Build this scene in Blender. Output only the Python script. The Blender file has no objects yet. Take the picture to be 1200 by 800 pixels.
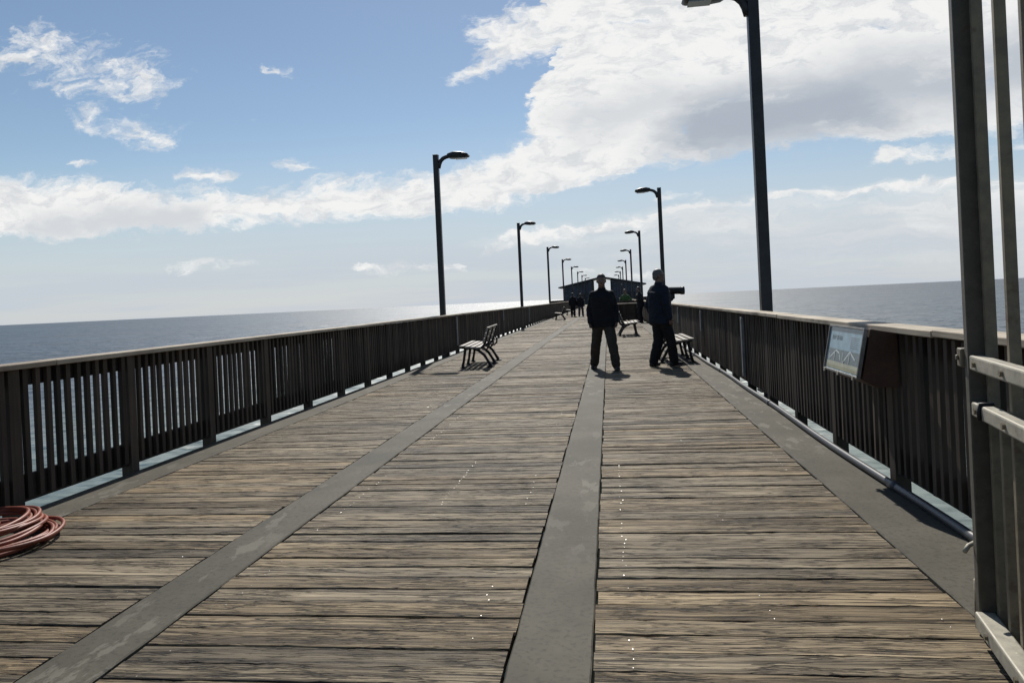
import bpy, bmesh, math, random
from mathutils import Vector, Matrix, Euler, noise as mnoise

random.seed(7)
C = bpy.context.scene
COL = C.collection
H = 1.33            # eye height of the photograph above the deck
SUN_AZ = math.radians(-6.5)
SUN_EL = math.radians(43.5)

# ------------------------------------------------------------------ helpers
class MB:
    """collects shapes; build() links them as ONE mesh object"""
    def __init__(s):
        s.v, s.f, s.m, s.r = [], [], [], []
    def face(s, idx, mat=0, rnd=0.0):
        s.f.append(idx); s.m.append(mat); s.r.append(rnd)
    def hexa(s, pts, mat=0, rnd=None):
        rnd = random.random() if rnd is None else rnd
        b = len(s.v); s.v += [tuple(p) for p in pts]
        for q in ((0,3,2,1),(4,5,6,7),(0,1,5,4),(1,2,6,5),(2,3,7,6),(3,0,4,7)):
            s.face([b+i for i in q], mat, rnd)
    def box(s, x0, x1, y0, y1, z0, z1, mat=0, rnd=None, M=None):
        p = [Vector(q) for q in ((x0,y0,z0),(x1,y0,z0),(x1,y1,z0),(x0,y1,z0),(x0,y0,z1),(x1,y0,z1),(x1,y1,z1),(x0,y1,z1))]
        if M is not None: p = [M @ q for q in p]
        s.hexa(p, mat, rnd)
    def prism(s, prof, a0, a1, axis='y', mat=0, rnd=None, M=None):
        """prof: 2-D outline; extruded along axis from a0 to a1"""
        rnd = random.random() if rnd is None else rnd
        def P(u, w, a):
            q = Vector((u, a, w)) if axis == 'y' else (Vector((a, u, w)) if axis == 'x' else Vector((u, w, a)))
            return tuple(M @ q) if M is not None else tuple(q)
        b = len(s.v); n = len(prof)
        s.v += [P(u, w, a0) for u, w in prof] + [P(u, w, a1) for u, w in prof]
        s.face([b+i for i in range(n)], mat, rnd); s.face([b+n+i for i in reversed(range(n))], mat, rnd)
        for i in range(n):
            j = (i+1) % n
            s.face([b+i, b+n+i, b+n+j, b+j], mat, rnd)
    def tube(s, pts, rad, seg=8, mat=0, rnd=None, cap=True):
        rnd = random.random() if rnd is None else rnd
        pts = [Vector(p) for p in pts]; n = len(pts)
        rads = rad if isinstance(rad, (list, tuple)) else [rad]*n
        t0 = (pts[1]-pts[0]).normalized()
        up = Vector((0,0,1)) if abs(t0.z) < .9 else Vector((1,0,0))
        nrm = (up - t0*up.dot(t0)).normalized()
        b = len(s.v)
        for i in range(n):
            t = (pts[min(i+1,n-1)]-pts[max(i-1,0)]).normalized()
            nrm = (nrm - t*nrm.dot(t)).normalized(); bn = t.cross(nrm)
            for k in range(seg):
                a = 2*math.pi*k/seg
                s.v.append(tuple(pts[i] + (nrm*math.cos(a)+bn*math.sin(a))*rads[i]))
        for i in range(n-1):
            for k in range(seg):
                l = (k+1) % seg
                s.face([b+i*seg+k, b+i*seg+l, b+(i+1)*seg+l, b+(i+1)*seg+k], mat, rnd)
        if cap:
            s.face([b+k for k in reversed(range(seg))], mat, rnd); s.face([b+(n-1)*seg+k for k in range(seg)], mat, rnd)
    def ribbon(s, pts, w, t, mat=0, rnd=None):
        """flat bar swept along a path in the xz plane; w: width along y, t: thickness in plane"""
        rnd = random.random() if rnd is None else rnd
        n = len(pts); b = len(s.v)
        for i in range(n):
            a, c = Vector(pts[max(i-1,0)]), Vector(pts[min(i+1,n-1)])
            d = (c-a).normalized(); nn = Vector((-d.z,0,d.x)); p = Vector(pts[i])
            tt = t[i] if isinstance(t,(list,tuple)) else t
            for sy, sn in ((-1,-1),(1,-1),(1,1),(-1,1)):
                s.v.append(tuple(p + nn*sn*tt/2 + Vector((0, sy*w/2, 0))))
        for i in range(n-1):
            for k in range(4):
                l = (k+1) % 4
                s.face([b+i*4+k, b+i*4+l, b+(i+1)*4+l, b+(i+1)*4+k], mat, rnd)
        s.face([b+3,b+2,b+1,b], mat, rnd); e = b+(n-1)*4; s.face([e,e+1,e+2,e+3], mat, rnd)
    def mesh(s, name, mats, org=(0,0,0), smooth=False):
        me = bpy.data.meshes.new(name); o = Vector(org)
        me.from_pydata([tuple(Vector(v)-o) for v in s.v], [], s.f)
        for m in mats: me.materials.append(m)
        me.polygons.foreach_set('material_index', s.m)
        at = me.attributes.new('rnd', 'FLOAT', 'FACE'); at.data.foreach_set('value', s.r)
        bm = bmesh.new(); bm.from_mesh(me); bmesh.ops.recalc_face_normals(bm, faces=bm.faces); bm.to_mesh(me); bm.free()
        if smooth: me.polygons.foreach_set('use_smooth', [True]*len(me.polygons))
        me.update(); return me
    def build(s, name, mats, parent=None, smooth=False, bevel=0):
        mats = mats if isinstance(mats, (list, tuple)) else [mats]
        org = parent_world(parent)
        ob = bpy.data.objects.new(name, s.mesh(name, mats, org, smooth)); COL.objects.link(ob)
        if parent: ob.parent = parent
        if bevel:
            m = ob.modifiers.new('edge', 'BEVEL'); m.width = bevel; m.segments = 2; m.limit_method = 'ANGLE'
        return ob

def parent_world(p):
    q = Vector((0,0,0))
    while p is not None:
        q = q + p.location; p = p.parent
    return q

def tag(o, label=None, cat=None, group=None, kind=None):
    if label: o['label'] = label
    if cat: o['category'] = cat
    if group: o['group'] = group
    if kind: o['kind'] = kind
    return o

def thing(name, loc, label, cat, group=None):
    o = bpy.data.objects.new(name, None); COL.objects.link(o); o.location = loc; o.empty_display_size = .1
    return tag(o, label, cat, group)

def copy_tree(o, parent=None):
    c = o.copy(); COL.objects.link(c)
    if parent is not None: c.parent = parent
    for ch in list(o.children): copy_tree(ch, c)
    return c

# ------------------------------------------------------------------ node helpers
class NT:
    def __init__(s, tree): s.t = tree; s.n = tree.nodes; s.l = tree.links
    def node(s, kind, **kw):
        n = s.n.new(kind)
        for k, v in kw.items(): setattr(n, k, v)
        return n
    def put(s, sock, val):
        if isinstance(val, bpy.types.NodeSocket): s.l.new(val, sock)
        elif val is not None: sock.default_value = val
    def m(s, op, a, b=None, c=None, clamp=False):
        n = s.node('ShaderNodeMath', operation=op, use_clamp=clamp)
        s.put(n.inputs[0], a); s.put(n.inputs[1], b); s.put(n.inputs[2], c)
        return n.outputs[0]
    def vm(s, op, a, b=None):
        n = s.node('ShaderNodeVectorMath', operation=op); s.put(n.inputs[0], a); s.put(n.inputs[1], b)
        return n.outputs[0]
    def comb(s, x, y, z):
        n = s.node('ShaderNodeCombineXYZ'); s.put(n.inputs[0], x); s.put(n.inputs[1], y); s.put(n.inputs[2], z); return n.outputs[0]
    def sep(s, v):
        n = s.node('ShaderNodeSeparateXYZ'); s.put(n.inputs[0], v); return n.outputs
    def noise(s, vec, scale, detail=4, rough=.5, dist=0.0, color=False):
        n = s.node('ShaderNodeTexNoise'); s.put(n.inputs['Vector'], vec)
        n.inputs['Scale'].default_value = scale; n.inputs['Detail'].default_value = detail
        n.inputs['Roughness'].default_value = rough; n.inputs['Distortion'].default_value = dist
        return n.outputs['Color' if color else 'Fac']
    def rng(s, v, a, b, c=0.0, d=1.0, mode='SMOOTHSTEP'):
        n = s.node('ShaderNodeMapRange', interpolation_type=mode); s.put(n.inputs[0], v)
        for i, q in enumerate((a, b, c, d)): s.put(n.inputs[i+1], q)
        return n.outputs[0]
    def mix(s, f, a, b, mode='MIX'):
        n = s.node('ShaderNodeMix', data_type='RGBA', blend_type=mode); s.put(n.inputs[0], f)
        s.put(n.inputs[6], rgba(a)); s.put(n.inputs[7], rgba(b)); return n.outputs[2]
    def ramp(s, f, stops):
        n = s.node('ShaderNodeValToRGB'); s.put(n.inputs[0], f); e = n.color_ramp.elements
        while len(e) < len(stops): e.new(.5)
        for q, (p, c) in zip(e, stops): q.position = p; q.color = rgba(c)
        return n.outputs[0]
    def curve(s, v, pts):
        n = s.node('ShaderNodeFloatCurve'); s.put(n.inputs['Value'], v); c = n.mapping.curves[0]
        pts = sorted(pts)
        c.points[0].location = pts[0]; c.points[1].location = pts[-1]
        for p in pts[1:-1]: c.points.new(*p)
        for p in c.points: p.handle_type = 'AUTO_CLAMPED'
        n.mapping.use_clip = True; n.mapping.update(); return n.outputs[0]
    def bump(s, h, strength, dist, normal=None):
        n = s.node('ShaderNodeBump'); n.inputs['Strength'].default_value = strength; n.inputs['Distance'].default_value = dist
        s.put(n.inputs['Height'], h)
        if normal is not None: s.l.new(normal, n.inputs['Normal'])
        return n.outputs[0]

def rgba(c):
    return (c[0], c[1], c[2], 1.0) if isinstance(c, (tuple, list)) and len(c) == 3 else c

def new_mat(name):
    m = bpy.data.materials.new(name); m.use_nodes = True; t = NT(m.node_tree)
    return m, t, t.n['Principled BSDF']

def pos(t): return t.node('ShaderNodeNewGeometry').outputs['Position']
def attr(t, name='rnd'): return t.node('ShaderNodeAttribute', attribute_name=name).outputs['Fac']
def objpos(t): return t.node('ShaderNodeTexCoord').outputs['Object']
def objrnd(t): return t.node('ShaderNodeObjectInfo').outputs['Random']

def simple(name, col, rough=.6, metal=0.0, var=.25, scale=9.0, bump=.15, bscale=40, spec=.5, coat=0):
    m, t, b = new_mat(name); p = objpos(t)
    n = t.noise(p, scale, 5, .6); f = t.rng(n, .3, .7)
    c = t.mix(f, tuple(x*(1-var) for x in col), tuple(min(1, x*(1+var)) for x in col))
    t.put(b.inputs['Base Color'], c); b.inputs['Roughness'].default_value = rough; b.inputs['Metallic'].default_value = metal
    b.inputs['Specular IOR Level'].default_value = spec; b.inputs['Coat Weight'].default_value = coat
    if bump: t.put(b.inputs['Normal'], t.bump(t.noise(p, bscale, 3, .6), bump, .01))
    return m

# ------------------------------------------------------------------ materials
def deck_wood():
    m, t, b = new_mat('weathered_deck_wood')
    p = pos(t); r = attr(t); x, y, z = t.sep(p)
    off = t.m('MULTIPLY', r, 53.0)
    v = t.comb(t.m('ADD', x, off), t.m('ADD', y, t.m('MULTIPLY', r, 17.0)), z)
    wob = t.m('MULTIPLY', t.m('SUBTRACT', t.noise(t.vm('MULTIPLY', v, (1.6, 5, 1)), 1, 3, .5), .5), .05)
    vx, vy, vz = t.sep(v); vw = t.comb(vx, t.m('ADD', vy, wob), vz)
    g1 = t.noise(t.vm('MULTIPLY', vw, (.55, 40, 10)), 1, 8, .72)
    g1 = t.m('ADD', .5, t.m('MULTIPLY', t.m('SUBTRACT', g1, .5), t.rng(t.m('FRACT', t.m('MULTIPLY', r, 3.77)), 0, 1, .8, 1.5, 'LINEAR')))
    g2 = t.noise(t.vm('MULTIPLY', vw, (2.4, 170, 30)), 1, 5, .68)
    ck = t.noise(t.vm('MULTIPLY', vw, (1.5, 17, 5)), 1, 4, .6)
    crack = t.m('SUBTRACT', 1.0, t.rng(t.m('ABSOLUTE', t.m('SUBTRACT', ck, .5)), .004, .024))
    crack = t.m('MULTIPLY', crack, t.rng(t.noise(t.vm('MULTIPLY', v, (1.5, 6, 3)), 1, 2, .5), .42, .52))
    ck2 = t.noise(t.vm('MULTIPLY', vw, (2.8, 52, 5)), 1, 3, .6)
    crack2 = t.m('MULTIPLY', t.m('SUBTRACT', 1.0, t.rng(t.m('ABSOLUTE', t.m('SUBTRACT', ck2, .47)), .004, .035)),
                 t.rng(t.noise(t.vm('MULTIPLY', v, (3, 9, 3)), 1, 2, .5), .45, .56))
    ck3 = t.noise(t.vm('MULTIPLY', vw, (.45, 27, 5)), 1, 3, .55)
    crack3 = t.m('MULTIPLY', t.m('SUBTRACT', 1.0, t.rng(t.m('ABSOLUTE', t.m('SUBTRACT', ck3, .53)), .002, .014)),
                 t.rng(t.noise(t.vm('MULTIPLY', v, (.9, 5, 3)), 1, 2, .5), .40, .5))
    cr = t.m('MAXIMUM', t.m('MAXIMUM', crack, crack3), t.m('MULTIPLY', crack2, .8))
    tone = t.m('ADD', t.m('MULTIPLY', g1, .62), t.m('MULTIPLY', g2, .38))
    c = t.ramp(tone, [(.35, (.010,.0078,.0058)), (.43, (.082,.064,.045)), (.505, (.220,.176,.120)), (.64, (.430,.358,.256))])
    rare = t.m('FRACT', t.m('MULTIPLY', r, 19.7))
    # knots
    vo = t.node('ShaderNodeTexVoronoi'); t.put(vo.inputs['Vector'], t.vm('MULTIPLY', v, (1.7, 6.0, .01))); vo.inputs['Scale'].default_value = 1
    kn = t.m('MULTIPLY', t.m('SUBTRACT', 1.0, t.rng(vo.outputs['Distance'], .03, .13)), t.rng(t.sep(vo.outputs['Color'])[0], .60, .62))
    # board to board and patch to patch weathering
    bt = t.rng(r, 0, 1, .66, 1.22, 'LINEAR')
    patch = t.rng(t.noise(p, .55, 4, .6), .3, .7, .74, 1.18)
    worn = t.rng(t.noise(t.vm('MULTIPLY', p, (2.2, 1.2, 1)), 1.1, 4, .6), .62, .75)
    c = t.mix(1.0, c, t.comb(bt, bt, bt), 'MULTIPLY')
    c = t.mix(1.0, c, t.comb(patch, patch, t.m('MULTIPLY', patch, .97)), 'MULTIPLY')
    warm = t.rng(t.m('FRACT', t.m('MULTIPLY', r, 7.31)), .55, .95)
    c = t.mix(t.m('MULTIPLY', warm, .5), c, t.mix(1.0, c, (1.16, .99, .74), 'MULTIPLY'))
    c = t.mix(t.m('MULTIPLY', t.m('GREATER_THAN', rare, .93), .6), c, t.mix(1.0, c, (1.5, 1.42, 1.25), 'MULTIPLY'))
    c = t.mix(t.m('MULTIPLY', t.m('LESS_THAN', rare, .08), .7), c, t.mix(1.0, c, (.55, .55, .56), 'MULTIPLY'))
    c = t.mix(t.m('MULTIPLY', worn, .6), c, (.034, .029, .024))
    c = t.mix(t.m('MULTIPLY', kn, .75), c, (.035, .026, .02))
    c = t.mix(t.m('MULTIPLY', cr, .9), c, (.012, .010, .008))
    t.put(b.inputs['Base Color'], c)
    t.put(b.inputs['Roughness'], t.rng(tone, .3, .7, .55, .72)); b.inputs['Specular IOR Level'].default_value = .16
    hgt = t.m('SUBTRACT', t.m('ADD', t.m('MULTIPLY', g1, .9), t.m('MULTIPLY', g2, .35)), t.m('MULTIPLY', cr, 1.1))
    t.put(b.inputs['Normal'], t.bump(hgt, .85, .010))
    return m

def concrete():
    m, t, b = new_mat('strip_concrete'); p = pos(t); x, y, z = t.sep(p)
    n1 = t.noise(p, 1.3, 5, .6); n2 = t.noise(p, 38, 4, .7)
    c = t.mix(t.rng(n1, .32, .68), (.066,.061,.047), (.104,.095,.074))
    c = t.mix(t.m('MULTIPLY', t.rng(n2, .48, .66), .55), c, (.040,.037,.031))
    st = t.noise(t.vm('MULTIPLY', p, (7, 2.6, 1)), 1, 5, .62)
    ptch = t.noise(t.vm('MULTIPLY', p, (.8, .33, 1)), 1, 2, .5)
    stain = t.m('MULTIPLY', t.rng(st, .56, .60), t.rng(ptch, .42, .56))
    c = t.mix(t.m('MULTIPLY', stain, .5), c, (.19,.178,.148))
    dk = t.rng(t.noise(t.vm('MULTIPLY', p, (3, .7, 1)), 1, 4, .6), .58, .75)
    c = t.mix(t.m('MULTIPLY', dk, .4), c, (.036,.033,.027))
    t.put(b.inputs['Base Color'], c); b.inputs['Roughness'].default_value = .7; b.inputs['Specular IOR Level'].default_value = .12
    t.put(b.inputs['Normal'], t.bump(t.m('ADD', n2, t.m('MULTIPLY', stain, .5)), .25, .004))
    return m

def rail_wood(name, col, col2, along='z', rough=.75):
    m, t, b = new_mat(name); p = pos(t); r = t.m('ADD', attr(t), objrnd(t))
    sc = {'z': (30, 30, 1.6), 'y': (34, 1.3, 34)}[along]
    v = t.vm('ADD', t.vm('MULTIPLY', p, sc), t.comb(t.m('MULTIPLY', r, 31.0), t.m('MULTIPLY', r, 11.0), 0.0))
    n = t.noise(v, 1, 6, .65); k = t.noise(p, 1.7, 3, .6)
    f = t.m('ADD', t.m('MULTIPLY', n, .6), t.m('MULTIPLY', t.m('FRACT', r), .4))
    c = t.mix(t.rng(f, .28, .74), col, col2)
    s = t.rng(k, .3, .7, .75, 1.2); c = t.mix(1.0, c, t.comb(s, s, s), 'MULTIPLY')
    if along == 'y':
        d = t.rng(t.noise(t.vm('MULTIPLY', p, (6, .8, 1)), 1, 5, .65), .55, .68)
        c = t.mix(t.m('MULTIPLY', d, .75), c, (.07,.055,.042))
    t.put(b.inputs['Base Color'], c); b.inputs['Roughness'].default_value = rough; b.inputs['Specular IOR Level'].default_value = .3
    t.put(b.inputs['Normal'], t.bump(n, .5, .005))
    return m

def galv(name, col, dark):
    m, t, b = new_mat(name); p = objpos(t)
    n = t.noise(p, 14, 6, .65); n2 = t.noise(p, 3.2, 4, .6); n3 = t.noise(p, 95, 3, .6)
    c = t.mix(t.rng(n, .3, .7), dark, col)
    c = t.mix(t.m('MULTIPLY', t.rng(n2, .56, .7), .55), c, tuple(q*.45 for q in dark))
    c = t.mix(t.m('MULTIPLY', t.rng(n3, .66, .74), .5), c, tuple(min(1, q*1.9) for q in col))
    ru = t.m('MULTIPLY', t.rng(t.noise(p, 5.5, 6, .7), .57, .68), .65)
    c = t.mix(ru, c, (.085, .042, .022))
    t.put(b.inputs['Base Color'], c); b.inputs['Metallic'].default_value = .15
    t.put(b.inputs['Roughness'], t.rng(n, .3, .7, .5, .72)); t.put(b.inputs['Normal'], t.bump(n3, .2, .003))
    return m

def sea_mat():
    m, t, b = new_mat('sea_water'); p = pos(t)
    w1 = t.noise(t.vm('MULTIPLY', p, (.16, .34, 1)), 1, 5, .6)
    w2 = t.noise(t.vm('MULTIPLY', p, (.75, 1.35, 1)), 1, 5, .62)
    w3 = t.noise(t.vm('MULTIPLY', p, (.012, .02, 1)), 1, 3, .5)
    big = t.noise(t.vm('MULTIPLY', p, (.0012, .004, 1)), 1, 3, .5)
    c = t.mix(t.rng(big, .35, .65), (.008,.029,.056), (.013,.040,.066))
    shoal = t.rng(t.m('ABSOLUTE', t.m('ADD', t.sep(p)[0], t.m('MULTIPLY', t.m('SUBTRACT', w1, .5), 30.0))), 14, 70, 1.0, 0.0)
    c = t.mix(shoal, c, (.085,.125,.114))
    t.put(b.inputs['Base Color'], c); t.put(b.inputs['Roughness'], t.m('ADD', t.rng(w2, .35, .65, .36, .56), t.rng(t.noise(t.vm('MULTIPLY', p, (.01, .05, 1)), 1, 4, .6), .35, .65, -.05, .07))); b.inputs['IOR'].default_value = 1.33
    b.inputs['Specular IOR Level'].default_value = .85
    # slopes of the waves, at two sizes
    a = t.vm('SUBTRACT', t.noise(t.vm('MULTIPLY', p, (.17, .36, 1)), 1, 4, .6, color=True), (.5,.5,.5))
    c2 = t.vm('SUBTRACT', t.noise(t.vm('MULTIPLY', p, (.8, 1.7, 1)), 1, 5, .65, color=True), (.5,.5,.5))
    gust = t.rng(t.noise(t.vm('MULTIPLY', p, (.004, .016, 1)), 1, 4, .55), .3, .7, .75, 1.25)
    gv = t.comb(gust, gust, 0.0)
    sl = t.vm('MULTIPLY', t.vm('ADD', t.vm('MULTIPLY', a, (.75, 1.1, 0)), t.vm('MULTIPLY', c2, (1.1, 1.7, 0))), gv)
    t.put(b.inputs['Normal'], t.vm('NORMALIZE', t.vm('ADD', sl, (0, 0, 1))))
    return m

M_DECK = deck_wood(); M_CONC = concrete()
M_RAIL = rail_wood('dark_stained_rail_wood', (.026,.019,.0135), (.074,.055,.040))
M_CAP = rail_wood('sun_bleached_cap_wood', (.25,.205,.155), (.46,.395,.305), 'y')
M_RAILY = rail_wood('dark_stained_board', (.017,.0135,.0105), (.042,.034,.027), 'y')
M_BRONZE = simple('dark_bronze_paint', (.020,.020,.022), .45, .2, .3, 6, .05)
M_LENS = simple('lamp_lens', (.25,.26,.27), .3, 0, .1, 5, 0)
M_GALV = galv('galvanised_rail', (.37,.345,.275), (.25,.235,.19))
M_GPOST = galv('weathered_gate_steel', (.225,.192,.130), (.135,.115,.080))
M_GDARK = galv('dark_weathered_post_steel', (.10,.092,.072), (.058,.053,.042))
M_BLACK = simple('black_cast_iron', (.012,.012,.013), .5, .3, .3, 12, .1)
M_SLAT = rail_wood('bench_slat_wood', (.20,.18,.155), (.36,.33,.285), 'y', .6)
M_PVC = simple('grey_conduit', (.055,.057,.062), .42, 0, .25, 3, .05)
M_PLATE = simple('grey_plate', (.19,.20,.205), .5, .2, .25, 5, .05)
M_HOSE = simple('red_rubber_hose', (.20,.046,.022), .5, 0, .25, 8, .1, 60)
M_SCREW = simple('bright_screw', (.40,.39,.37), .40, 1.0, .1, 50, 0)
M_PAVW = rail_wood('dark_pavilion_siding', (.058,.066,.082), (.088,.098,.118))
M_PAVR = simple('dark_roof_metal', (.022,.025,.03), .55, .2, .2, 1, .05, 8)
M_SEA = sea_mat()

# ------------------------------------------------------------------ world
def px(x, y):
    """a place in the sky: (sideways, upward) tangent seen along the pier"""
    R = math.atan(.0464); PS = math.atan(113.1/860); F = 860
    xc, yc = x-600, y-353.2
    u = xc*math.cos(R)-yc*math.sin(R); v = xc*math.sin(R)+yc*math.cos(R)
    c, s = math.cos(PS), math.sin(PS)
    dx, dy, dz = u*c-F*s, u*s+F*c, -v
    return dx/dy, dz/dy

def world():
    w = bpy.data.worlds.new('World'); C.world = w; w.use_nodes = True; t = NT(w.node_tree)
    bg = t.n['Background']
    sky = t.node('ShaderNodeTexSky', sky_type='NISHITA'); sky.sun_disc = False
    sky.sun_elevation = SUN_EL; sky.sun_rotation = SUN_AZ; sky.altitude = 0; sky.air_density = 1.0; sky.dust_density = .15; sky.ozone_density = 2.0
    d = t.node('ShaderNodeTexCoord').outputs['Generated']
    dx, dy, dz = t.sep(d)
    ay = t.m('MAXIMUM', t.m('ABSOLUTE', dy), .12)
    X = t.m('DIVIDE', dx, ay); Y = t.m('DIVIDE', t.m('MAXIMUM', dz, 0.0), ay)
    P0 = t.comb(X, Y, t.m('SIGN', dy))
    # ragged outline: warp the place by noise
    wn = t.noise(t.vm('MULTIPLY', P0, (5, 11, 3)), 1, 6, .6, color=True)
    wn2 = t.noise(t.vm('MULTIPLY', P0, (22, 40, 3)), 1, 5, .62, color=True)
    wv = t.vm('ADD', t.vm('MULTIPLY', t.vm('SUBTRACT', wn, (.5,.5,.5)), (.16, .075, 0)), t.vm('MULTIPLY', t.vm('SUBTRACT', wn2, (.5,.5,.5)), (.05, .028, 0)))
    WX, WY, _ = t.sep(t.vm('ADD', P0, wv))
    ux = t.rng(WX, -1.3, 1.3, 0, 1, 'LINEAR')
    def cv(pts):
        q = [px(*p) for p in pts]
        q = [((a+1.3)/2.6, b/1.0) for a, b in q]
        q = [(0.0, q[0][1])] + q + [(1.0, q[-1][1])]
        return t.curve(ux, q)
    def band(lo, hi, s0, s1):
        return t.m('MINIMUM', t.rng(t.m('SUBTRACT', WY, cv(lo)), -s0*.3, s0, 0, 1), t.rng(t.m('SUBTRACT', cv(hi), WY), -s1*.3, s1, 0, 1))
    def cap(a, b_, r, soft):
        ax, ay_ = px(*a); bx, by_ = px(*b_); ex, ey = bx-ax, by_-ay_; L = ex*ex+ey*ey
        qx, qy = t.m('SUBTRACT', WX, ax), t.m('SUBTRACT', WY, ay_)
        h = t.m('DIVIDE', t.m('ADD', t.m('MULTIPLY', qx, ex), t.m('MULTIPLY', qy, ey)), L, clamp=True)
        rx, ry = t.m('SUBTRACT', qx, t.m('MULTIPLY', h, ex)), t.m('SUBTRACT', qy, t.m('MULTIPLY', h, ey))
        dd = t.m('SQRT', t.m('ADD', t.m('MULTIPLY', rx, rx), t.m('MULTIPLY', t.m('MULTIPLY', ry, ry), 2.2)))
        return t.rng(dd, r*(1+soft), r*(1-soft), 0, 1)
    lo1 = [(-60,288),(0,286),(150,283),(260,277),(330,263),(420,262),(520,258),(600,252),(660,240),(720,222),(770,202),(900,187),(1010,176),(1110,166),(1200,158)]
    hi1 = [(-60,188),(0,193),(110,200),(200,216),(300,212),(420,196),(520,186),(580,170),(612,150),(630,120),(645,60),(660,-40),(720,-150),(900,-260),(1200,-300)]
    A = t.m('MULTIPLY', band(lo1, hi1, .03, .045), 1.12)
    A = t.m('MAXIMUM', A, cap((590,40), (720,20), .050, .8))
    A = t.m('MAXIMUM', A, t.m('MULTIPLY', cap((522,92), (575,66), .018, .9), .7))
    A = t.m('MAXIMUM', A, t.m('MULTIPLY', cap((25,62), (170,90), .058, .98), .68))
    A = t.m('MAXIMUM', A, t.m('MULTIPLY', cap((118,140), (190,158), .036, .98), .68))
    for a, b_, r, k in (((312,85),(345,86),.010,.6),((75,187),(110,189),.010,.5),((215,208),(270,210),.016,.7),((330,196),(360,200),.014,.5),
                        ((1030,184),(1110,176),.016,.85),((205,318),(265,315),.014,.5),((410,318),(540,314),.013,.55),((640,312),(760,322),.012,.5),((770,233),(810,230),.010,.55),((290,140),(300,143),.008,.4),((1135,178),(1230,168),.02,.6)):
        A = t.m('MAXIMUM', A, t.m('MULTIPLY', cap(a, b_, r, .9), k))
    lo2 = [(560,296),(640,298),(760,300),(900,306),(1050,312),(1200,314)]
    hi2 = [(560,284),(600,276),(680,262),(800,238),(950,222),(1120,208),(1200,203)]
    gate = t.rng(WX, px(550,285)[0]-.02, px(600,285)[0])
    B = t.m('MULTIPLY', t.m('MULTIPLY', band(lo2, hi2, .06, .02), gate), 1.0)
    B2 = t.m('MULTIPLY', t.m('MULTIPLY', band([(x, y+22) for x, y in hi2], hi2, .02, .010), gate), 1.0)
    # thin veil towards the horizon and overhead texture
    veil = t.m('MULTIPLY', t.rng(Y, .27, .02), t.rng(t.noise(t.vm('MULTIPLY', P0, (1.6, 24, 1)), 1, 5, .6), .38, .60, .84, 1.0))
    over = t.m('MULTIPLY', t.rng(Y, .7, 1.3), t.rng(t.noise(t.vm('MULTIPLY', d, (3, 3, 3)), 1, 6, .6), .56, .7, 0, .5))
    back = t.m('MULTIPLY', t.rng(dy, -.05, -.3), t.rng(t.noise(t.vm('MULTIPLY', d, (3, 3, 9)), 1, 6, .6),   .56, .72, 0, .5))
    fr = t.rng(dy, .02, .15)
    A = t.m('MULTIPLY', t.m('MAXIMUM', A, B2), fr); B = t.m('MULTIPLY', B, fr)
    dn = t.noise(t.vm('MULTIPLY', t.comb(WX, WY, 0.0), (15, 34, 1)), 1, 7, .62)
    dn2 = t.noise(t.vm('MULTIPLY', t.comb(WX, WY, 0.0), (5, 15, 1)), 1, 5, .6)
    raw = t.m('MAXIMUM', A, t.m('MAXIMUM', over, back))
    dn3 = t.noise(t.vm('MULTIPLY', t.comb(WX, WY, 5.0), (42, 84, 1)), 1, 5, .6)
    den = t.m('ADD', t.m('ADD', raw, t.m('MULTIPLY', t.m('SUBTRACT', dn3, .5), 1.15)), t.m('ADD', t.m('MULTIPLY', t.m('SUBTRACT', dn, .5), 1.35), t.m('MULTIPLY', t.m('SUBTRACT', dn2, .5), .8)))
    den = t.m('MULTIPLY', t.rng(den, .28, .98), t.rng(raw, .03, .25))
    bs = t.noise(t.vm('MULTIPLY', t.comb(t.m('ADD', WX, t.m('MULTIPLY', WY, -.6)), WY, 0.0), (3.0, 34, 1)), 1, 6, .6)
    den = t.m('MAXIMUM', den, t.m('MULTIPLY', B, t.rng(bs, .38, .6, .30, .95)))
    # back-lit cloud: thin parts white, thick middle greyer
    gr = t.m('MAXIMUM', cap((830,150), (1010,125), .072, .95), t.m('MULTIPLY', cap((1020,110), (1230,70), .07, .9), .8))
    gr = t.m('MAXIMUM', gr, t.m('MULTIPLY', cap((800,275), (1200,262), .05, .9), .42))
    gr = t.m('MAXIMUM', gr, t.m('MULTIPLY', cap((690,150), (770,120), .04, .9), .45))
    gr = t.m('MAXIMUM', gr, t.m('MULTIPLY', cap((40,262), (240,258), .03, .9), .5))
    gr = t.m('MULTIPLY', gr, t.rng(t.noise(t.vm('MULTIPLY', t.comb(WX, WY, 0.0), (7, 20, 1)), 1, 5, .6), .28, .5, .45, 1.0))
    gr2 = t.m('MULTIPLY', t.rng(t.noise(t.vm('MULTIPLY', t.comb(WX, WY, 3.0), (22, 50, 1)), 1, 6, .65), .42, .66), .42)
    gr = t.m('MAXIMUM', gr, gr2)
    cc = t.mix(gr, CLOUD_W, CLOUD_G)
    skyc = t.vm('MULTIPLY', sky.outputs[0], (SKY_S*SKY_T[0], SKY_S*SKY_T[1], SKY_S*SKY_T[2]))
    c = t.mix(t.m('MULTIPLY', veil, .98), skyc, VEIL)
    c = t.mix(den, c, cc)
    t.put(bg.inputs['Color'], c); bg.inputs['Strength'].default_value = WORLD_S
    w.cycles.sampling_method = 'MANUAL'; w.cycles.sample_map_resolution = 512

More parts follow.
